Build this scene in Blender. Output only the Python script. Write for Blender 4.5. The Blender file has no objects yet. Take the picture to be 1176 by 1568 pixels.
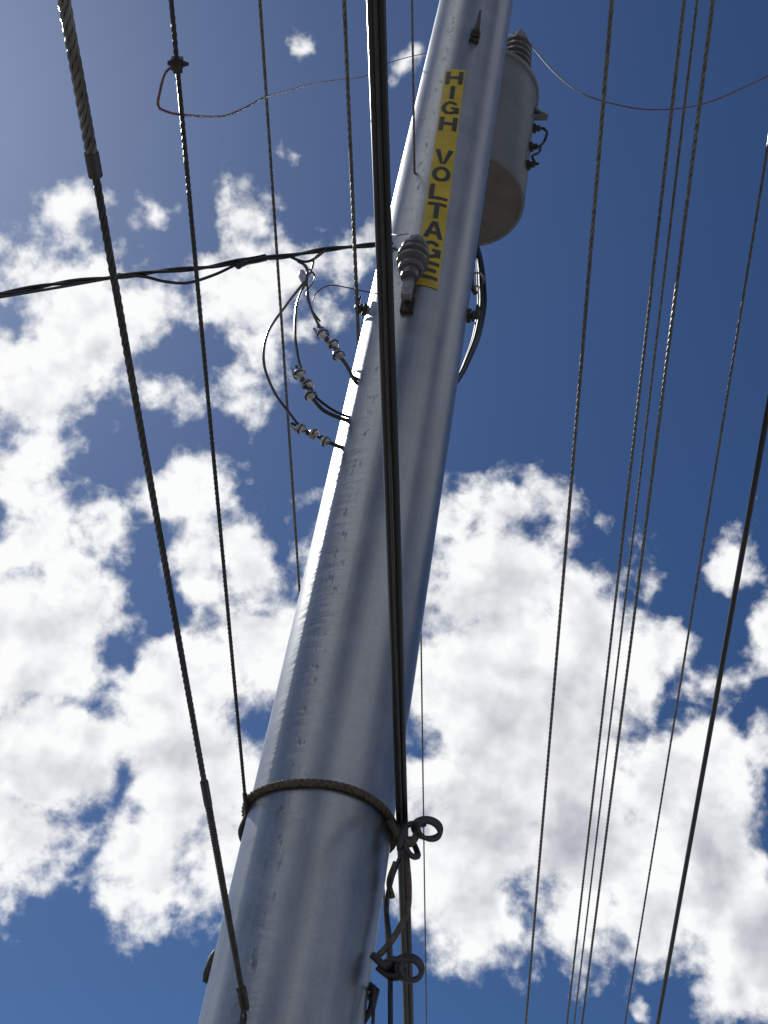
import bpy, math, random
from mathutils import Vector, Matrix
random.seed(4)
scene = bpy.context.scene
rad = math.radians
# ------------------------------------------------------------------ camera pose and rays through image pixels
EYE = Vector((0, 0, 1.6)); PITCH = rad(43); ROLL = rad(10.6); FOC = 2150.0
F = Vector((0, math.cos(PITCH), math.sin(PITCH)))
up0 = Vector((0, -math.sin(PITCH), math.cos(PITCH))); r0 = Vector((1, 0, 0))
R = r0*math.cos(ROLL) + up0*math.sin(ROLL)
U = -r0*math.sin(ROLL) + up0*math.cos(ROLL)
def pixel_ray(u, v):  # direction from the camera through image pixel u, v
    return (F*FOC + R*(u-588) + U*(784-v)).normalized()
def at_y(u, v, y):  # places an image pixel in the scene at a chosen depth y
    d = pixel_ray(u, v); return EYE + d*(y/d.y)
# ------------------------------------------------------------------ materials
def new_mat(name):
    m = bpy.data.materials.new(name); m.use_nodes = True
    nt = m.node_tree; b = nt.nodes["Principled BSDF"]
    return m, nt, b
def simple(name, col, rough=.5, metal=0., var=.25, scale=30, bump=.0):
    m, nt, b = new_mat(name)
    tc = nt.nodes.new("ShaderNodeTexCoord")
    n = nt.nodes.new("ShaderNodeTexNoise"); n.inputs["Scale"].default_value = scale; n.inputs["Detail"].default_value = 4
    nt.links.new(tc.outputs["Object"], n.inputs["Vector"])
    r = nt.nodes.new("ShaderNodeValToRGB")
    r.color_ramp.elements[0].position = .3; r.color_ramp.elements[1].position = .7
    r.color_ramp.elements[0].color = (*[c*(1-var) for c in col], 1)
    r.color_ramp.elements[1].color = (*[min(1, c*(1+var)) for c in col], 1)
    nt.links.new(n.outputs["Fac"], r.inputs["Fac"]); nt.links.new(r.outputs["Color"], b.inputs["Base Color"])
    b.inputs["Roughness"].default_value = rough; b.inputs["Metallic"].default_value = metal
    if bump:
        bp = nt.nodes.new("ShaderNodeBump"); bp.inputs["Strength"].default_value = bump; bp.inputs["Distance"].default_value = .01
        nt.links.new(n.outputs["Fac"], bp.inputs["Height"]); nt.links.new(bp.outputs["Normal"], b.inputs["Normal"])
    return m
M_black = simple("black_cable_sheath", (.010, .010, .012), .25, 0, .3, 8)
M_cable = simple("weathered_cable", (.032, .032, .036), .45, 0, .4, 20, .2)
M_alu = simple("stranded_aluminium", (.15, .145, .14), .36, .8, .4, 40)
M_dark = simple("dark_steel", (.05, .047, .045), .5, .5, .4, 30, .3)
M_galv = simple("galvanised_fitting", (.28, .28, .29), .45, .8, .3, 30, .2)
M_rope = simple("rope_fibre", (.10, .085, .066), .9, 0, .4, 60, .5)
M_trans = simple("transformer_paint", (.125, .135, .145), .42, .0, .12, 5, .05)
M_transb = simple("transformer_bottom_shaded", (.105, .10, .095), .6, .0, .2, 6, .1)  # browner grey for the bottom disc, underside shade put into the colour
M_porc = simple("grey_porcelain", (.10, .10, .105), .3, 0, .2, 15)
M_copper = simple("copper_wire", (.16, .075, .06), .4, .6, .3, 20)
M_yellow = simple("yellow_sign_vinyl", (.50, .36, .02), .5, 0, .22, 5)
M_ink = simple("black_sign_ink", (.035, .035, .04), .5, 0, .3, 12)
M_plast = simple("clear_connector_cover", (.42, .42, .45), .2, 0.5, .5, 25, .3)
# ------------------------------------------------------------------ mesh builder
class MB:
    def __init__(s): s.v=[]; s.f=[]; s.m=[]; s.mats=[]
    def mi(s, mat):
        if mat not in s.mats: s.mats.append(mat)
        return s.mats.index(mat)
    def tube(s, pts, r, mat, sides=8, closed=False):
        mi = s.mi(mat); n = len(pts); base = len(s.v)
        rr = r if isinstance(r, (list, tuple)) else [r]*n
        T = []
        for i in range(n):
            if closed: t = pts[(i+1) % n]-pts[i-1]
            else: t = pts[min(i+1, n-1)]-pts[max(i-1, 0)]
            T.append(t.normalized())
        a = Vector((0, 0, 1)) if abs(T[0].z) < .9 else Vector((1, 0, 0))
        nrm = (a - T[0]*a.dot(T[0])).normalized()
        for i in range(n):
            nrm = (nrm - T[i]*nrm.dot(T[i])).normalized(); b = T[i].cross(nrm)
            for k in range(sides):
                an = 2*math.pi*k/sides
                s.v.append(pts[i] + (nrm*math.cos(an)+b*math.sin(an))*rr[i])
        for i in range(n if closed else n-1):
            j = (i+1) % n
            for k in range(sides):
                k2 = (k+1) % sides
                s.f.append((base+i*sides+k, base+i*sides+k2, base+j*sides+k2, base+j*sides+k)); s.m.append(mi)
        if not closed:
            s.f.append(tuple(base+k for k in range(sides))[::-1]); s.m.append(mi)
            s.f.append(tuple(base+(n-1)*sides+k for k in range(sides))); s.m.append(mi)
    def lathe(s, prof, origin, axis, mat, sides=32):
        ax = axis.normalized(); a = Vector((1, 0, 0)) if abs(ax.x) < .9 else Vector((0, 1, 0))
        x = (a-ax*a.dot(ax)).normalized(); y = ax.cross(x); mi = s.mi(mat); base = len(s.v)
        for (r, h) in prof:
            for k in range(sides):
                an = 2*math.pi*k/sides
                s.v.append(origin + ax*h + (x*math.cos(an)+y*math.sin(an))*max(r, .0001))
        for i in range(len(prof)-1):
            for k in range(sides):
                k2 = (k+1) % sides
                s.f.append((base+i*sides+k, base+i*sides+k2, base+(i+1)*sides+k2, base+(i+1)*sides+k)); s.m.append(mi)
    def box(s, c, x, y, z, mat):
        mi = s.mi(mat); base = len(s.v)
        for sx in (-1, 1):
            for sy in (-1, 1):
                for sz in (-1, 1): s.v.append(c + x*sx + y*sy + z*sz)
        for q in ((0,1,3,2),(4,6,7,5),(0,4,5,1),(2,3,7,6),(0,2,6,4),(1,5,7,3)):
            s.f.append(tuple(base+i for i in q)); s.m.append(mi)
    def ring(s, c, nrm, r, t, mat, n=28, squash=1.0, sides=8):
        nrm = nrm.normalized(); a = Vector((0, 0, 1)) if abs(nrm.z) < .9 else Vector((1, 0, 0))
        x = (a-nrm*a.dot(nrm)).normalized(); y = nrm.cross(x)
        s.tube([c+(x*math.cos(2*math.pi*i/n)*squash+y*math.sin(2*math.pi*i/n))*r for i in range(n)], t, mat, sides, True)
    def obj(s, name, parent=None, sharp=35, origin=Vector((0, 0, 0))):
        me = bpy.data.meshes.new(name)
        me.from_pydata([tuple(v-origin) for v in s.v], [], s.f)
        for m in s.mats: me.materials.append(m)
        me.polygons.foreach_set("material_index", s.m)
        me.polygons.foreach_set("use_smooth", [True]*len(s.f))
        me.update(); me.set_sharp_from_angle(angle=rad(sharp))
        o = bpy.data.objects.new(name, me); scene.collection.objects.link(o)
        o.location = origin
        if parent: o.parent = parent
        return o
def empty(name):
    e = bpy.data.objects.new(name, None); scene.collection.objects.link(e); return e
def spline(P, n=10):
    out = []
    Q = [P[0]*2-P[1]] + list(P) + [P[-1]*2-P[-2]]
    for i in range(1, len(Q)-2):
        for k in range(n):
            t = k/n
            out.append(.5*((2*Q[i]) + (Q[i+1]-Q[i-1])*t + (2*Q[i-1]-5*Q[i]+4*Q[i+1]-Q[i+2])*t*t + (3*Q[i]-Q[i-1]-3*Q[i+1]+Q[i+2])*t**3))
    out.append(P[-1].copy()); return out
def resample(pts, step):
    out = [pts[0].copy()]; acc = 0
    for a, b in zip(pts, pts[1:]):
        L = (b-a).length
        if L < 1e-9: continue
        d = step-acc
        while d <= L:
            out.append(a.lerp(b, d/L)); d += step
        acc = (acc+L) % step
    out.append(pts[-1].copy()); return out
def strands(mb, pts, r, mat, n=3, pitch=.12, step=.02, sides=6, closed=False):
    pts = resample(pts, step)
    if closed: pts = pts[:-1]
    N = len(pts)
    sn = math.sin(math.pi/n) if n > 2 else 1.0
    sr = r*sn/(1+sn)*1.12; off = r-sr
    if n > 3: mb.tube(pts, off, mat, sides, closed)
    fr = []; nrm = None
    for i in range(N):
        t = (pts[(i+1) % N]-pts[i-1]) if closed else (pts[min(i+1, N-1)]-pts[max(i-1, 0)])
        t.normalize()
        if nrm is None:
            a = Vector((0, 0, 1)) if abs(t.z) < .9 else Vector((1, 0, 0)); nrm = a
        nrm = (nrm - t*nrm.dot(t)).normalized(); fr.append((nrm.copy(), t.cross(nrm)))
    for k in range(n):
        q = []
        for i in range(N):
            an = 2*math.pi*(i*step/pitch + k/n)
            q.append(pts[i]+(fr[i][0]*math.cos(an)+fr[i][1]*math.sin(an))*off)
        mb.tube(q, sr, mat, sides, closed)
# ------------------------------------------------------------------ pole
PX, PY = -.02, 4.49
def pr(z): return .5*(.545-.0073*(z-1.6))
def on_pole(th, z, off=0.):
    r = pr(z)+off; t = rad(th); return Vector((PX+r*math.sin(t), PY-r*math.cos(t), z))
pole = empty("steel_utility_pole")
m, nt, b = new_mat("galvanised_pole_steel"); M_pole = m
N = nt.nodes; L = nt.links
tc = N.new("ShaderNodeTexCoord"); sep = N.new("ShaderNodeSeparateXYZ"); L.new(tc.outputs["Object"], sep.inputs[0])
def mth(nt, op, a, b=None, c=None, clamp=False):
    n = nt.nodes.new("ShaderNodeMath"); n.operation = op; n.use_clamp = clamp
    for i, x in enumerate((a, b, c)):
        if x is None: continue
        if isinstance(x, (int, float)): n.inputs[i].default_value = x
        else: nt.links.new(x, n.inputs[i])
    return n.outputs[0]
negy = mth(nt, 'MULTIPLY', sep.outputs[1], -1)
ang = mth(nt, 'ARCTAN2', sep.outputs[0], negy)
comb = N.new("ShaderNodeCombineXYZ"); L.new(ang, comb.inputs[0]); L.new(sep.outputs[2], comb.inputs[2])
def noise(nt, vec, scale, detail=4, rough=.5, mapscale=None):
    if mapscale:
        mp = nt.nodes.new("ShaderNodeMapping"); mp.inputs["Scale"].default_value = mapscale
        nt.links.new(vec, mp.inputs["Vector"]); vec = mp.outputs[0]
    n = nt.nodes.new("ShaderNodeTexNoise"); n.inputs["Scale"].default_value = scale
    n.inputs["Detail"].default_value = detail; n.inputs["Roughness"].default_value = rough
    nt.links.new(vec, n.inputs["Vector"]); return n
streak = noise(nt, comb.outputs[0], 3, 4, .55, (2.0, 1, .16))
blot = noise(nt, tc.outputs["Object"], 5, 7, .6)
spang = noise(nt, tc.outputs["Object"], 70, 2, .5)
ripple = noise(nt, comb.outputs[0], 1, 3, .5, (1.6, 1, 24))
rip2 = noise(nt, comb.outputs[0], 1, 2, .5, (9, 1, 14))
c1 = mth(nt, 'MULTIPLY_ADD', streak.outputs["Fac"], .30, mth(nt, 'MULTIPLY', blot.outputs["Fac"], .45))
c1 = mth(nt, 'MULTIPLY_ADD', spang.outputs["Fac"], .25, c1)
ramp = N.new("ShaderNodeValToRGB"); L.new(c1, ramp.inputs[0])
ramp.color_ramp.elements[0].position = .36; ramp.color_ramp.elements[0].color = (.28, .292, .305, 1)
ramp.color_ramp.elements[1].position = .64; ramp.color_ramp.elements[1].color = (.39, .405, .42, 1)
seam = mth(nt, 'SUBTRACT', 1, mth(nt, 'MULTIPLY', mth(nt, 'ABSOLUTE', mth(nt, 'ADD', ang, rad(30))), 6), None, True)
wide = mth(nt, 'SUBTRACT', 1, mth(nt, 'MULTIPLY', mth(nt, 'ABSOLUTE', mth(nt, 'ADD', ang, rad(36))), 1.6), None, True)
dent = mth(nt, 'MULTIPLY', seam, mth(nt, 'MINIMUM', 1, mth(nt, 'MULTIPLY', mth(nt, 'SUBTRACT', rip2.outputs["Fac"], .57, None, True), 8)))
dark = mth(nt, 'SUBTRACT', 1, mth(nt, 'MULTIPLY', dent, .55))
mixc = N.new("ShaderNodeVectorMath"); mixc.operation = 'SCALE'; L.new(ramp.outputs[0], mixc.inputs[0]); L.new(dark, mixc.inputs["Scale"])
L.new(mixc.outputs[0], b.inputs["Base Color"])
b.inputs["Metallic"].default_value = .95
b.inputs["Coat Weight"].default_value = .35; b.inputs["Coat Roughness"].default_value = .42
L.new(mth(nt, 'MULTIPLY_ADD', blot.outputs["Fac"], .14, .28), b.inputs["Roughness"])
hgt = mth(nt, 'ADD', mth(nt, 'MULTIPLY', mth(nt, 'MULTIPLY', ripple.outputs["Fac"], wide), .7), mth(nt, 'MULTIPLY', dent, -.4))
hgt = mth(nt, 'ADD', hgt, mth(nt, 'MULTIPLY', streak.outputs["Fac"], .18))
hgt = mth(nt, 'ADD', hgt, mth(nt, 'MULTIPLY', blot.outputs["Fac"], .18))
bp = N.new("ShaderNodeBump"); bp.inputs["Strength"].default_value = .5; bp.inputs["Distance"].default_value = .012
L.new(hgt, bp.inputs["Height"]); L.new(bp.outputs[0], b.inputs["Normal"])
mb = MB()
base = Vector((PX, PY, 0))
prof = [(pr(z*.25), z*.25) for z in range(0, 53)]
prof += [(pr(13)*.97, 13.02), (.001, 13.05)]
mb.lathe(prof, base, Vector((0, 0, 1)), M_pole, 96)
mb.obj("shaft", pole, origin=base)
mb = MB()
mb.lathe([(.0, .06), (.42, .06), (.45, .05), (.45, -.02)], base, Vector((0, 0, 1)), M_galv, 48)
for i in range(8):
    a = i*math.pi/4; c = base+Vector((math.cos(a)*.36, math.sin(a)*.36, .05))
    mb.lathe([(.03, 0), (.03, .05), (.018, .05), (.018, .11), (0, .11)], c, Vector((0, 0, 1)), M_dark, 6)
mb.obj("base_flange", pole)
def lug(name, th, z, h=.12, out=.09, k=1.):
    mb = MB(); c = on_pole(th, z); n = Vector((math.sin(rad(th)), -math.cos(rad(th)), 0)); t = Vector((0, 0, 1)).cross(n)
    mb.box(c+n*.01, t*.03*k, n*.010, Vector((0, 0, h*.3)), M_dark)
    mb.tube([c, c+n*out*.6, c+n*out, c+n*out+Vector((0, 0, h*.6)), c+n*out*.9+Vector((0, 0, h*1.3))], [.016*k, .016*k, .018*k, .014*k, .008*k], M_dark, 10)
    mb.ring(c+n*.03, n, .024*k, .007, M_dark, 16)
    mb.obj(name, pole)
lug("step_hook", 7, 9.58, .20, .05, 1.0)
lug("step_lug", -85, 7.1, .07, .05, .8)
lug("clamp_lug_back", 84, 7.2, .07, .05)
mb = MB(); c = on_pole(-92, 3.62)
mb.lathe([(.0,-.06),(.014,-.055),(.022,-.03),(.022,.03),(.014,.055),(0,.06)], c, Vector((.1,0,1)), M_dark, 12)
mb.obj("bolt_boss", pole)
# ------------------------------------------------------------------ sign
sign = empty("high_voltage_sign")
Z0, Z1 = 7.08, 9.17
def sign_th(z): return 4.5 - 15*(z-Z0)/(Z1-Z0)
W = .060
mb = MB(); mi = mb.mi(M_yellow); nz = 50; nx = 10
for i in range(nz+1):
    z = Z0+(Z1-Z0)*i/nz
    for k in range(nx+1):
        x = (-1+2*k/nx)*W; mb.v.append(on_pole(sign_th(z)+math.degrees(x/pr(z)), z, .003))
for i in range(nz):
    for k in range(nx):
        a = i*(nx+1)+k; mb.f.append((a, a+1, a+nx+2, a+nx+1)); mb.m.append(mi)
mb.obj("yellow_strip", sign)
slots = "HIGH VOLTAGE"; pitch = (Z1-Z0-.06)/len(slots)
mb = MB(); mi = mb.mi(M_ink)
def letter(ch):
    P = []
    def bar(x0, y0, x1, y1): P.append([(x0, y0), (x1, y0), (x1, y1), (x0, y1)])
    s = .25; h = .17
    if ch == 'H': bar(0,0,s,1); bar(1-s,0,1,1); bar(s,.5-h/2,1-s,.5+h/2)
    if ch == 'I': bar(.5-s/2,0,.5+s/2,1)
    if ch == 'V': P += [[(.36,0),(.5,0),(.27,1),(0,1)], [(.5,0),(.64,0),(1,1),(.73,1)]]
    if ch == 'L': bar(0,0,s,1); bar(s,0,1,h)
    if ch == 'T': bar(.5-s/2,0,.5+s/2,1-h); bar(0,1-h,1,1)
    if ch == 'A': P += [[(0,0),(.26,0),(.5,.8),(.36,1)], [(.74,0),(1,0),(.64,1),(.5,.8)]]; P.append([(.36,1),(.5,.8),(.64,1)]); bar(.33,.22,.67,.22+h)
    if ch == 'E': bar(0,0,s,1); bar(s,0,1,h); bar(s,1-h,1,1); bar(s,.5-h/2,.88,.5+h/2)
    if ch in 'OG':
        n = 28
        a0, a1 = (0, 360) if ch == 'O' else (38, 352)
        for i in range(n):
            t0 = rad(a0+(a1-a0)*i/n); t1 = rad(a0+(a1-a0)*(i+1)/n)
            o = lambda t, q, w: (.5+q*math.cos(t), .5+w*math.sin(t))
            P.append([o(t0,.5,.5), o(t1,.5,.5), o(t1,.26,.33), o(t0,.26,.33)])
        if ch == 'G': bar(.55,.38,.74,.38+h); bar(.76,.1,1,.55)
    return P
for i, ch in enumerate(slots):
    if ch == ' ': continue
    zt = Z1-.03-i*pitch; zh = pitch*.82; ww = W*1.66
    for pi_, poly in enumerate(letter(ch)):
        if len(poly) == 3: poly = poly+[poly[2]]
        nn = 5; b0 = len(mb.v)
        for a in range(nn+1):
            for c in range(nn+1):
                s_, t_ = a/nn, c/nn
                x = (poly[0][0]*(1-s_)+poly[1][0]*s_)*(1-t_) + (poly[3][0]*(1-s_)+poly[2][0]*s_)*t_
                y = (poly[0][1]*(1-s_)+poly[1][1]*s_)*(1-t_) + (poly[3][1]*(1-s_)+poly[2][1]*s_)*t_
                z = zt-zh+y*zh; xx = (x-.5)*ww
                mb.v.append(on_pole(sign_th(z)+math.degrees(xx/pr(z)), z, .006+.0002*(pi_ % 3)))
        for a in range(nn):
            for c in range(nn):
                q = b0+a*(nn+1)+c
                mb.f.append((q, q+nn+1, q+nn+2, q+1)); mb.m.append(mi)
mb.obj("lettering", sign)
# ------------------------------------------------------------------ transformer
tr = empty("pole_transformer"); TC = Vector((.17, 5.24, 0)); TR = .36
mb = MB()
mb.lathe([(0,9.35),(TR-.03,9.35),(TR-.02,9.34)], TC, Vector((0,0,1)), M_transb, 64)
mb.lathe([(TR-.02,9.34),(TR-.004,9.335),(TR,9.345),(TR,10.62),(TR+.015,10.63),(TR+.015,10.68),(TR,10.69),(TR-.03,10.74),(TR-.16,10.82),(0,10.86)], TC, Vector((0,0,1)), M_trans, 64)
mb.obj("tank", tr)
mb = MB()
bc = TC+Vector((.16, -.06, 10.80)); ax = Vector((.02, .0, 1)).normalized()
pf = [(0,-.04),(.11,-.04),(.11,.10)]
for i in range(5):
    h = .10+i*.092; rr = .130-.006*i
    pf += [(.075,h),(rr,h+.012),(rr,h+.035),(.075,h+.065)]
pf += [(.07,.58),(.065,.64),(.03,.66),(0,.66)]
mb.lathe(pf, bc, ax, M_porc, 32)
mb.lathe([(.018,.64),(.018,.75),(0,.75)], bc, ax, M_dark, 12)
mb.obj("bushing", tr)
mb = MB()
for z in (9.75, 10.4):
    for sx in (-.09, .09):
        mb.box(Vector((PX+.05+sx, PY+.36, z)), Vector((.012,0,0)), Vector((0,.17,0)), Vector((0,0,.06)), M_galv)
mb.obj("mounting_bracket", tr)
mb = MB()
def on_tr(th, z, off): t = rad(th); return TC+Vector(((TR+off)*math.cos(t), (TR+off)*math.sin(t), z))
for th, z in ((-12,10.22),(-18,9.92),(-22,9.66)):
    n = Vector((math.cos(rad(th)), math.sin(rad(th)), 0))
    mb.lathe([(.035,-.01),(.035,.02),(.022,.02),(.022,.05),(.010,.05),(.010,.08),(0,.08)], on_tr(th, z, 0), n, M_dark, 16)
n = Vector((math.cos(rad(-14)), math.sin(rad(-14)), 0)); c = on_tr(-14, 10.36, .0)
mb.tube([c+Vector((0,0,.12)), c+n*.02+Vector((0,0,.05)), c+n*.06], [.012,.022,.026], M_trans, 10)
mb.box(c+n*.05+Vector((0,0,-.02)), n*.045, Vector((0,.02,0)), Vector((0,0,.010)), M_trans)
mb.tube(spline([on_tr(-12,10.22,.07), on_tr(-14,10.14,.10), on_tr(-16,10.0,.09), on_tr(-18,9.92,.07)]), .010, M_black, 8)
mb.tube(spline([on_tr(-18,9.92,.07), on_tr(-20,9.82,.07), on_tr(-22,9.76,.03), on_tr(-22,9.66,.06)]), .009, M_black, 8)
mb.obj("secondary_terminals", tr)
# ------------------------------------------------------------------ pin insulator
ins = empty("post_insulator"); ith = -11; ic = on_pole(ith, 6.92, 0); nv = Vector((math.sin(rad(ith)), -math.cos(rad(ith)), 0))
mb = MB()
stem = ic+nv*.10
mb.tube([ic-nv*.02, ic+nv*.10], .02, M_dark, 12)
mb.box(ic+nv*.012+Vector((0,0,-.02)), Vector((0,0,1)).cross(nv)*.032, nv*.010, Vector((0,0,.05)), M_dark)
mb.box(ic+nv*.09+Vector((0,0,.03)), Vector((0,0,1)).cross(nv)*.024, nv*.018, Vector((0,0,.085)), M_galv)
mb.obj("bracket", ins)
mb = MB()
pf = [(0,.08),(.042,.08),(.042,.13)]
for i in range(4):
    h = .13+i*.052; rr = (.062,.076,.078,.068)[i]
    pf += [(.052,h),(rr,h+.010),(rr,h+.028),(.052,h+.043)]
pf += [(.05,.34),(.045,.37),(.03,.385),(0,.385)]
mb.lathe(pf, stem, Vector((0,0,1)), M_porc, 32)
mb.obj("porcelain_sheds", ins)
# ------------------------------------------------------------------ long span wires
def span(name, a, b, z1, r, mat=M_alu, twist=True, slope=.1, end=None, n=6, back=10., fwd=45., pitch=.16):
    d1, d2 = pixel_ray(*a), pixel_ray(*b)
    P1 = EYE + d1*((z1-1.6)/d1.z)
    P2 = EYE + d2*((z1+slope*P1.y-1.6)/(d2.z+slope*d2.y))
    D = (P2-P1).normalized(); LEN = (P2-P1).length
    def pos(s):
        p = P1+D*s
        if s > LEN: p = p + Vector((0,0,.0035*(s-LEN)**2))
        return p
    smax = LEN+fwd
    if end: smax = end*LEN
    mb = MB()
    near0, near1 = -1.0, min(LEN+1.0, smax)
    core = [pos(near0+(near1-near0)*i/80) for i in range(81)]
    if twist: strands(mb, core, r, mat, n, pitch, .02, 5)
    else: mb.tube(core, r, mat, 12)
    mb.tube([pos(near0-back+i*back/12) for i in range(13)], r*.92, mat, 8)
    if smax > near1: mb.tube([pos(near1+(smax-near1)*i/40) for i in range(41)], r*.92, mat, 8)
    return mb, pos, LEN
def line(*a, **k):
    mb, pos, LEN = span(*a, **k); mb.obj(a[0], sharp=60)
mb, pos, LEN = span("x", (98,0), (374,1540), 3.60, .0078, M_cable, True, .1, end=1.0, pitch=.11, n=5)
def seg(mb, pos, s0, s1, r, mat, tw=True, n=3, pitch=.05):
    pts = [pos(s0+(s1-s0)*i/20) for i in range(21)]
    if tw: strands(mb, pts, r, mat, n, pitch, .008, 6)
    else: mb.tube(pts, [r*.5]+[r]*19+[r*.5], mat, 10)
def s_at(pos, LEN, v):
    best = 0; bd = 1e9
    for i in range(801):
        s = LEN*(-.1+1.2*i/800); p = pos(s)-EYE
        vv = 784 - p.dot(U)/p.dot(F)*FOC
        if abs(vv-v) < bd: bd = abs(vv-v); best = s
    return best
sA = lambda v: s_at(pos, LEN, v)
seg(mb, pos, -.6, sA(240), .0112, M_alu, True, 5, .10)
seg(mb, pos, sA(232), sA(272), .0125, M_cable, False)
seg(mb, pos, sA(1195), sA(1235), .0105, M_cable, False)
seg(mb, pos, sA(1235), sA(1530), .0100, M_cable, True, 5, .06)
seg(mb, pos, sA(1512), sA(1545), .015, M_dark, False)
e = pos(LEN)
mb.tube(spline([e, e+Vector((.004,.01,-.06)), e+Vector((.012,.02,-.16)), on_pole(-14, 2.95, .02), on_pole(-12, 2.8, .0)]), .010, M_cable, 8)
mb.ring(e+Vector((.004,0,-.05)), Vector((1,.3,0)), .022, .007, M_dark)
mb.ring(on_pole(-13, 2.85, .02), Vector((1,0,0)), .035, .009, M_dark)
mb.obj("guy_wire")
dB = pixel_ray(380,1255); PB = EYE+dB*(4.50/dB.y)
d1 = pixel_ray(262,0); P1z = 4.60
mb, pos, LEN = span("x", (262,0), (378,1250), P1z, .0068, M_cable, True, (P1z-PB.z)/(PB.y-(P1z-1.6)/d1.z*d1.y), end=1.0, pitch=.09, n=5)
sB = lambda v: s_at(pos, LEN, v)
c = pos(sB(98)); t = (pos(1)-pos(0)).normalized(); side = t.cross(Vector((0,0,1))).normalized()
mb.tube([pos(sB(88)), pos(sB(112))], .012, M_dark, 12)
mb.box(c, side*.013, t*.012, Vector((0,0,.012)), M_dark)
mb.tube([c, c+side*.028], [.012, .004], M_dark, 6)
mb.tube([c, c-side*.022], [.010, .006], M_dark, 6)
CLAMP = c.copy()
e = pos(LEN)
seg(mb, pos, sB(1215), LEN, .0095, M_cable, True, 5, .05)
mb.tube(spline([e, e+Vector((-.01,.02,-.05)), e+Vector((.005,.05,-.07)), on_pole(-95, e.z-.01, .01)]), .011, M_cable, 8)
mb.obj("guy_wire")
L1 = [((398,0),(460,925),7.6,.0085), ((527,0),(548,500),7.2,.0100), ((631,0),(653,1568),8.2,.0065),
      ((937,0),(805,1568),6.6,.0090), ((1048,0),(868,1568),7.4,.0088), ((1068,0),(879,1568),7.7,.0075), ((1092,0),(891,1568),7.2,.0096),
      ((1178,210),(957,1568),6.2,.0060)]
for a, b_, z, r in L1: line("power_line", a, b_, z, r, M_alu, True, n=4)
line("power_line", (1178,615), (1007,1568), 5.2, .0105, M_black, False)
mb, pos, LEN = span("x", (569,0), (622,1568), 4.49, .0115, M_black, False)
t = (pos(1)-pos(0)).normalized(); side = t.cross(Vector((0,0,1))).normalized()
pts = [pos(-8+i*.25)+side*.0215*(1+.06*math.sin(i*.7)) for i in range(140)]
mb.tube(pts, .0105, M_black, 12)
pts = [pos(-8+i*.25)+side*.010+Vector((0,0,-.017)) for i in range(140)]
mb.tube(pts, .0045, M_cable, 8)
mb.obj("overhead_cable")
# ------------------------------------------------------------------ rope tie
rt = MB(); zc = 4.215; n = 140
pts = [Vector((PX+math.sin(2*math.pi*i/n)*(pr(zc)+.012), PY-math.cos(2*math.pi*i/n)*(pr(zc)+.012), zc+.006*math.sin(6*math.pi*i/n))) for i in range(n+1)]
strands(rt, pts, .0150, M_rope, 3, .07, .008, 8, True)
def S(u, v, y): return at_y(u, v, y)
yk = 4.36
rt.tube(spline([on_pole(60,4.2,.012), S(612,1280,4.34), S(628,1292,yk-.03), S(640,1275,yk-.02)]), .013, M_rope, 10)
rt.tube(spline([S(610,1262,yk), S(625,1305,yk-.04), S(640,1310,yk), S(628,1285,yk+.04), S(612,1300,yk-.03), S(622,1265,yk-.04), S(650,1262,yk)]), .011, M_cable, 8)
look = (EYE-S(655,1268,yk)).normalized()
for k in range(3):
    rt.ring(S(654+k*1.5,1268+k*2,yk-.02*k), look+Vector((.15*k,.1,.35)), .050-.004*k, .0085, M_cable, 32, .72)
rt.tube(spline([S(622,1308,yk), S(626,1360,yk), S(622,1400,yk+.02), S(600,1440,yk), S(578,1465,yk)]), .011, M_rope, 8)
rt.tube(spline([S(612,1315,yk), S(600,1345,yk), S(592,1390,yk+.03), S(597,1450,yk), S(598,1575,yk), S(600,1750,yk)]), .0085, M_black, 8)
rt.tube(spline([S(606,1320,yk), S(596,1350,yk+.02), S(601,1375,yk+.03)]), .010, M_rope, 8)
rt.tube(spline([S(570,1462,4.34), S(590,1478,yk-.03), S(605,1470,yk), S(618,1490,yk-.02), S(600,1496,yk), S(578,1480,yk)]), .013, M_cable, 8)
for k in range(3):
    rt.ring(S(625+k*2,1482+k*2,yk-.02*k), look+Vector((.15*k,.1,.35)), .047-.005*k, .0085, M_cable, 32, .85)
rt.ring(S(600,1482,yk-.02), look+Vector((-.2,0,.3)), .036, .008, M_cable, 28, .7)
rt.tube([on_pole(82,3.64,-.01), on_pole(82,3.62,.02), on_pole(82,3.56,.016), on_pole(83,3.50,-.005)], [.014,.016,.013,.006], M_dark, 10)
rt.tube([on_pole(88,3.6,0), S(573,1510,4.4), S(571,1570,4.4), S(566,1760,4.4)], .006, M_dark, 8)
rt.obj("rope_tie")
# ------------------------------------------------------------------ service cables left of the pole
sc = empty("service_cable_bundle")
Y = 4.35
def path(*uv, y=Y, n=10): return spline([S(u, v, y if len(w) == 0 else w[0]) for (u, v, *w) in uv], n)
mb = MB()
main = path((-420,520),(-150,474),(0,450),(90,434),(180,424),(250,415),(320,409),(380,397),(440,392),(500,382),(572,375),(600,373,4.30), y=Y)
strands(mb, main, .0140, M_black, 2, .5, .03, 8)
mb.tube(path((180,420),(222,424),(252,431),(288,433),(330,420),(370,402),(410,393),(442,391)), .0075, M_black, 8)
mb.tube(path((-150,480),(0,455),(90,440),(180,424)), .007, M_cable, 8)
mb.tube(path((362,408),(375,401),(395,397),(408,394)), [.013]+[.019]*29+[.013], M_black, 10)
mb.tube(path((440,391),(462,400),(478,398),(500,382)), .007, M_black, 8)
mb.obj("twisted_main", sc)
mb = MB()
mb.tube(path((500,382),(482,396),(474,420),(440,465),(410,510),(404,555),(420,600),(445,635),(458,652)), .0068, M_black, 8)
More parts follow.
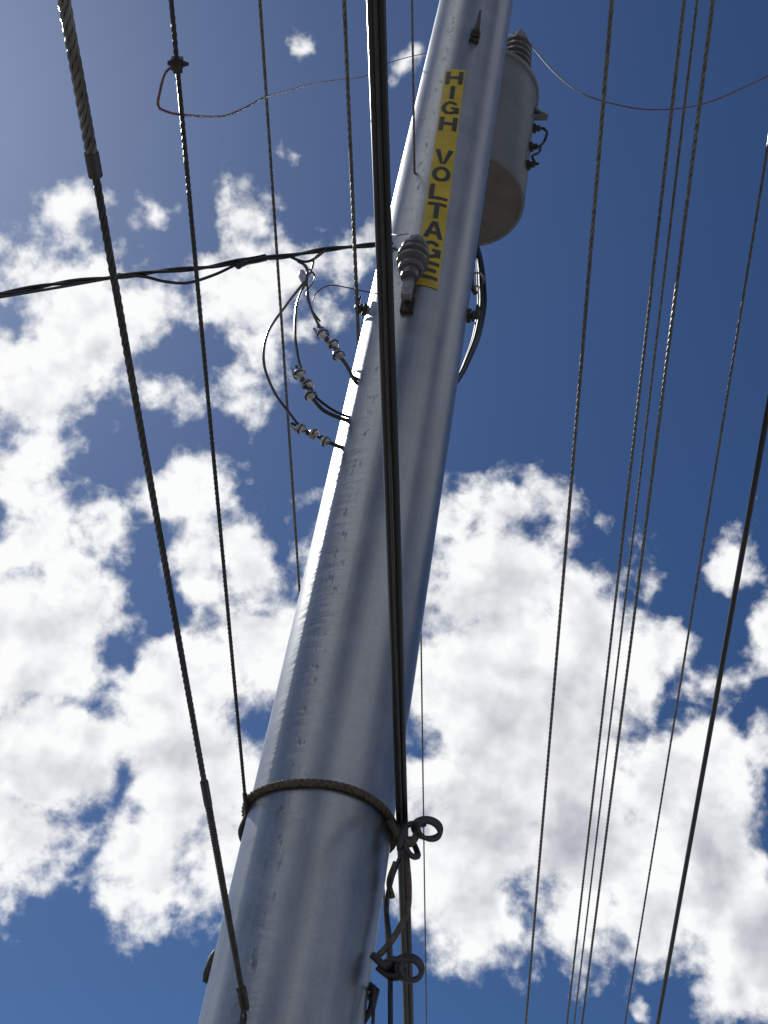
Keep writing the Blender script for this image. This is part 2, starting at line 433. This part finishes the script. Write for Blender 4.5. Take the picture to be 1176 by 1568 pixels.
mb.tube(path((440,391),(465,405),(470,425),(455,465),(452,510),(456,545),(462,568)), .0068, M_black, 8)
mb.tube(path((456,400),(470,410),(470,435),(474,465),(484,490),(495,508)), .0068, M_black, 8)
mb.tube(path((474,412),(482,425),(470,450),(478,475),(490,492)), .005, M_black, 8)
mb.tube(path((522,548),(532,562),(545,585),(570,600)), .0095, M_black, 8)
mb.tube(path((516,540),(528,556),(540,575),(565,590)), .0065, M_black, 8)
mb.tube(path((478,610),(495,628),(520,640),(560,652)), .0095, M_black, 8)
mb.tube(path((474,600),(498,620),(522,634),(560,645)), .0065, M_black, 8)
mb.tube(path((505,678),(520,684),(545,690)), .0095, M_black, 8)
mb.obj("drop_loops", sc)
mb = MB()
def connector(a, b_, r=.021):
    A, B = S(*a, Y), S(*b_, Y); ax = B-A; Ln = ax.length; rnd = random.Random(a[0])
    t = ax.normalized(); sd = t.cross(Vector((0,1,0))).normalized(); fw = t.cross(sd)
    n = 3
    for i in range(n):
        o = A+ax*((i+.15)/n); ln = Ln/n*.72; off = sd*r*(.35 if i % 2 else -.35)
        k = rnd.uniform(.85, 1.1)
        mb.lathe([(0,-.004),(r*.55*k,0),(r*.95*k,ln*.2),(r*k,ln*.5),(r*.8*k,ln*.8),(r*.45*k,ln),(0,ln+.004)], o+off, t+sd*rnd.uniform(-.25,.25), M_plast, 10)
        mb.tube([o+off*-1.2-t*.01, o-off*1.2+t*ln*.8], r*.42, M_dark, 8)
        mb.box(o-off*1.5+t*ln*.5, sd*r*.4, t*.012, fw*r*.5, M_galv)
        mb.ring(o+off+t*ln*.5, t, r*k*1.02, .0035, M_dark, 14)
    mb.tube([A-t*.02, B+t*.02], r*.33, M_black, 8)
    mb.tube([A-sd*r*1.1-t*.01, A-sd*r*1.3+t*.03], .007, M_plast, 6)
connector((490,503),(526,552),.024); connector((456,565),(482,614),.024); connector((452,651),(508,680), .021)
mb.lathe([(0,0),(.014,.0),(.022,.03),(.015,.07),(0,.09)], S(462,416,Y), Vector((.3,0,-1)), M_plast, 10)
mb.obj("splice_connectors", sc)
mb = MB()
mb.tube(path((478,462),(486,447),(505,437),(530,440),(562,447),(590,452,4.3)), .0032, M_copper, 6)
mb.tube(path((572,377),(590,378,4.25),(615,384,4.2)), .005, M_black, 6)
mb.tube(path((596,358,4.25),(608,360,4.15),(625,358,4.1)), .004, M_galv, 6)
mb.obj("tie_wires", sc)
# ------------------------------------------------------------------ secondary leads behind the right side
mb = MB()
for k, (r, dx) in enumerate(((.013,0),(.011,5),(.010,-4))):
    mb.tube(spline([S(u+dx*q, v, 4.62+.03*k) for u, v, q in ((728,372,.3),(733,395,.6),(736,430,1),(737,470,1),(729,515,.8),(716,550,.5),(703,578,.2),(680,610,0))]), r, M_black, 8)
mb.tube(spline([S(728,385,4.62), S(722,410,4.60), S(722,435,4.60), S(728,450,4.62)]), .015, M_dark, 10)
mb.ring(S(730,428,4.6), Vector((0,.5,1)), .036, .006, M_galv)
mb.obj("transformer_leads")
# ------------------------------------------------------------------ thin copper jumpers
mb = MB()
tip = bc+ax*.75
mb.tube(spline([tip, S(822,80,5.2), S(850,112,5.1), S(888,141,5.0), S(935,158,4.9), S(1000,168,4.8), S(1080,158,4.7), S(1176,116,4.6), S(1330,40,4.4)]), .0048, M_copper, 6)
mb.obj("jumper_wire")
mb = MB()
yc = CLAMP.y
mb.tube(spline([CLAMP, S(253,112,yc), S(245,140,yc), S(242,160,yc+.02), S(250,169,yc+.05), S(280,176,yc+.15), S(340,178,yc+.5), S(375,165,2.5), S(405,149,3.0), S(440,139,3.4), S(490,126,4.0), S(530,121,4.4), S(560,116,4.8), S(590,98,5.2), S(650,82,5.6), S(720,72,5.7), tip]), .0034, M_copper, 6)
mb.obj("jumper_wire")
# ------------------------------------------------------------------ ground
mb = MB()
m = simple("ground_concrete", (.15, .145, .135), .9, 0, .25, .8, .3)
mi = mb.mi(m)
mb.v += [Vector((-3000,-3000,0)), Vector((3000,-3000,0)), Vector((3000,3000,0)), Vector((-3000,3000,0))]
mb.f.append((0,1,2,3)); mb.m.append(mi)
mb.obj("ground")
# ------------------------------------------------------------------ world: sky + cumulus
SUN_AZ, SUN_EL = -38, 49
sdir = Vector((math.sin(rad(SUN_AZ))*math.cos(rad(SUN_EL)), math.cos(rad(SUN_AZ))*math.cos(rad(SUN_EL)), math.sin(rad(SUN_EL))))
w = bpy.data.worlds.new("World"); scene.world = w; w.use_nodes = True
nt = w.node_tree; N = nt.nodes; L = nt.links; N.clear()
out = N.new("ShaderNodeOutputWorld"); bg = N.new("ShaderNodeBackground"); L.new(bg.outputs[0], out.inputs[0])
sky = N.new("ShaderNodeTexSky"); sky.sky_type = 'NISHITA'; sky.sun_disc = False
sky.sun_elevation = rad(SUN_EL); sky.sun_rotation = rad(SUN_AZ % 360); sky.altitude = 300; sky.air_density = 1.0; sky.dust_density = .75; sky.ozone_density = 3.5
tc = N.new("ShaderNodeTexCoord"); D = tc.outputs["Generated"]
def vm(op, a, b=None, sc=None):
    n = N.new("ShaderNodeVectorMath"); n.operation = op
    for i, x in enumerate((a, b)):
        if x is None: continue
        if isinstance(x, (tuple, Vector)): n.inputs[i].default_value = tuple(x)
        else: L.new(x, n.inputs[i])
    if sc is not None: n.inputs["Scale"].default_value = sc
    return n.outputs["Value"] if op in ('DISTANCE','DOT_PRODUCT','LENGTH') else n.outputs[0]
w1 = noise(nt, D, 14, 4, .58)
wv = vm('SUBTRACT', w1.outputs["Color"], (.5,.5,.5))
p = vm('ADD', D, vm('SCALE', wv, None, .066))
blobs = [(20,400,66),(150,505,108),(50,600,90),(240,600,55),(15,740,70),(215,465,64),(70,690,48),
 (378,345,54),(400,440,80),(315,432,62),(400,525,50),(360,585,36),(505,395,44),(480,480,36),(250,335,32),(115,338,46),
 (450,62,24),(445,216,20),(618,82,20),(485,342,16),
 (230,770,44),(165,808,46),(290,755,40),(280,865,54),(380,860,60),(480,850,60),(20,850,84),
 (50,990,130),(270,1040,120),(400,970,100),(100,1150,130),(300,1170,150),(60,1270,110),(200,1285,105),(325,1285,95),(130,1350,34),
 (700,790,60),(770,795,65),(845,780,60),(735,1005,150),(800,900,130),(900,950,120),(820,1120,200),(740,1270,180),(890,1290,170),(750,1390,110),(870,1390,90),(1000,880,66),(1110,865,62),
 (1010,980,85),(1040,1190,120),(1100,1330,130),(1180,1420,120),(1170,985,56),(1095,825,20),(912,805,24),(1170,1150,64),(1090,1060,46),(985,1400,80),
 (1130,1500,50),(750,1497,22),(980,1525,28),(885,1500,24)]
acc = None
for (u, v, r) in blobs:
    c = pixel_ray(u, v); k = 1/(1+((u-588)**2+(v-784)**2)/FOC**2)
    amp = min(1.2, .28+r/110*.72)
    d = vm('DISTANCE', p, c)
    val = mth(nt, 'MULTIPLY_ADD', d, -amp/(r*1.08/FOC*(k**.75)), amp)
    acc = val if acc is None else mth(nt, 'SMOOTH_MAX', acc, val, .16)
acc = mth(nt, 'MINIMUM', acc, 1.12)
for (u, v, r, a_) in ((135,1100,55,.75),(180,1012,45,.6),(240,925,60,.7),(1100,975,70,.6),(1140,1090,60,.5),(40,905,60,.35)):
    d = vm('DISTANCE', p, pixel_ray(u, v))
    h = mth(nt, 'MULTIPLY_ADD', d, -a_/(r/FOC), a_, True)
    acc = mth(nt, 'SUBTRACT', acc, h)
gen = noise(nt, D, 3.2, 1, .5)
away = mth(nt, 'MULTIPLY', mth(nt, 'SUBTRACT', .90, vm('DOT_PRODUCT', D, F)), 6, None, True)
genv = mth(nt, 'SUBTRACT', mth(nt, 'MULTIPLY', mth(nt, 'MULTIPLY', mth(nt, 'SUBTRACT', gen.outputs["Fac"], .53), 5), away), mth(nt, 'SUBTRACT', 1, away))
acc = mth(nt, 'MAXIMUM', acc, genv)
acc = mth(nt, 'MAXIMUM', acc, -1.2)
q = vm('ADD', D, vm('SCALE', wv, None, .016))
g0 = noise(nt, q, 16, 3, .54).outputs["Fac"]
hi = noise(nt, q, 85, 6, .62).outputs["Fac"]
tang = ((sdir - F*sdir.dot(F)).normalized()*.8 + U*.7).normalized()
g1 = noise(nt, vm('ADD', q, tang*.016), 16, 3, .54).outputs["Fac"]
hic = mth(nt, 'SUBTRACT', hi, .5)
f0 = mth(nt, 'MULTIPLY_ADD', hic, .34, g0)
dens = mth(nt, 'ADD', mth(nt, 'MULTIPLY', acc, 1.15), mth(nt, 'MULTIPLY', mth(nt, 'SUBTRACT', f0, .5), 2.9))
mr = N.new("ShaderNodeMapRange"); mr.interpolation_type = 'SMOOTHSTEP'; L.new(dens, mr.inputs[0])
mr.inputs[1].default_value = -.12; mr.inputs[2].default_value = .56
alpha = mr.outputs[0]
thick = N.new("ShaderNodeMapRange"); thick.interpolation_type = 'SMOOTHSTEP'
L.new(mth(nt, 'ADD', mth(nt, 'MULTIPLY', acc, 1.2), mth(nt, 'MULTIPLY', mth(nt, 'SUBTRACT', g0, .5), 1.3)), thick.inputs[0])
thick.inputs[1].default_value = .4; thick.inputs[2].default_value = 1.35
sun_relief = mth(nt, 'MULTIPLY', mth(nt, 'SUBTRACT', g0, g1), 1.2)  # painted cloud lighting: sunward flanks lighter, far flanks darker
fine = mth(nt, 'MULTIPLY', hic, mth(nt, 'MULTIPLY_ADD', thick.outputs[0], -.25, .45))
sunprox = mth(nt, 'MULTIPLY_ADD', vm('DOT_PRODUCT', D, sdir), -2.8, 2.75, True)
core = mth(nt, 'MULTIPLY', thick.outputs[0], mth(nt, 'MULTIPLY_ADD', sunprox, .44, .02))  # self-shade painted into thick cloud, greyer away from the sun
lum = mth(nt, 'SUBTRACT', mth(nt, 'ADD', mth(nt, 'ADD', .92, sun_relief), fine), core)
cr = N.new("ShaderNodeValToRGB"); L.new(lum, cr.inputs[0])
e = cr.color_ramp.elements; e[0].position = .1; e[0].color = (.27,.30,.38,1); e[1].position = .95; e[1].color = (.97,.975,.98,1)
k = e.new(.5); k.color = (.47,.485,.55,1)
hs = N.new("ShaderNodeHueSaturation"); hs.inputs["Saturation"].default_value = 1.15; hs.inputs["Value"].default_value = .048
L.new(sky.outputs[0], hs.inputs["Color"])
tint = vm('MULTIPLY', hs.outputs[0], (.72,.88,1.10))
mx = N.new("ShaderNodeMix"); mx.data_type = 'RGBA'; L.new(alpha, mx.inputs[0]); L.new(tint, mx.inputs[6]); L.new(cr.outputs[0], mx.inputs[7])
L.new(mx.outputs[2], bg.inputs[0]); bg.inputs[1].default_value = 1.0
w.cycles.sampling_method = 'NONE'
# ------------------------------------------------------------------ sun
sl = bpy.data.lights.new("sun", 'SUN'); sl.energy = 5; sl.angle = rad(.5); sl.color = (1,.97,.92)
so = bpy.data.objects.new("sun", sl); scene.collection.objects.link(so); so.rotation_euler = sdir.to_track_quat('Z','Y').to_euler(); so.location = (0,0,30)
# ------------------------------------------------------------------ camera
cam = bpy.data.cameras.new("camera"); co = bpy.data.objects.new("camera", cam); scene.collection.objects.link(co)
co.matrix_world = Matrix(((R.x,U.x,-F.x,EYE.x),(R.y,U.y,-F.y,EYE.y),(R.z,U.z,-F.z,EYE.z),(0,0,0,1)))
cam.sensor_fit = 'VERTICAL'; cam.sensor_height = 24; cam.lens = 24*FOC/1568; cam.clip_start = .05; cam.clip_end = 8000
scene.camera = co
scene.view_settings.view_transform = 'Standard'; scene.view_settings.look = 'None'; scene.view_settings.exposure = 0
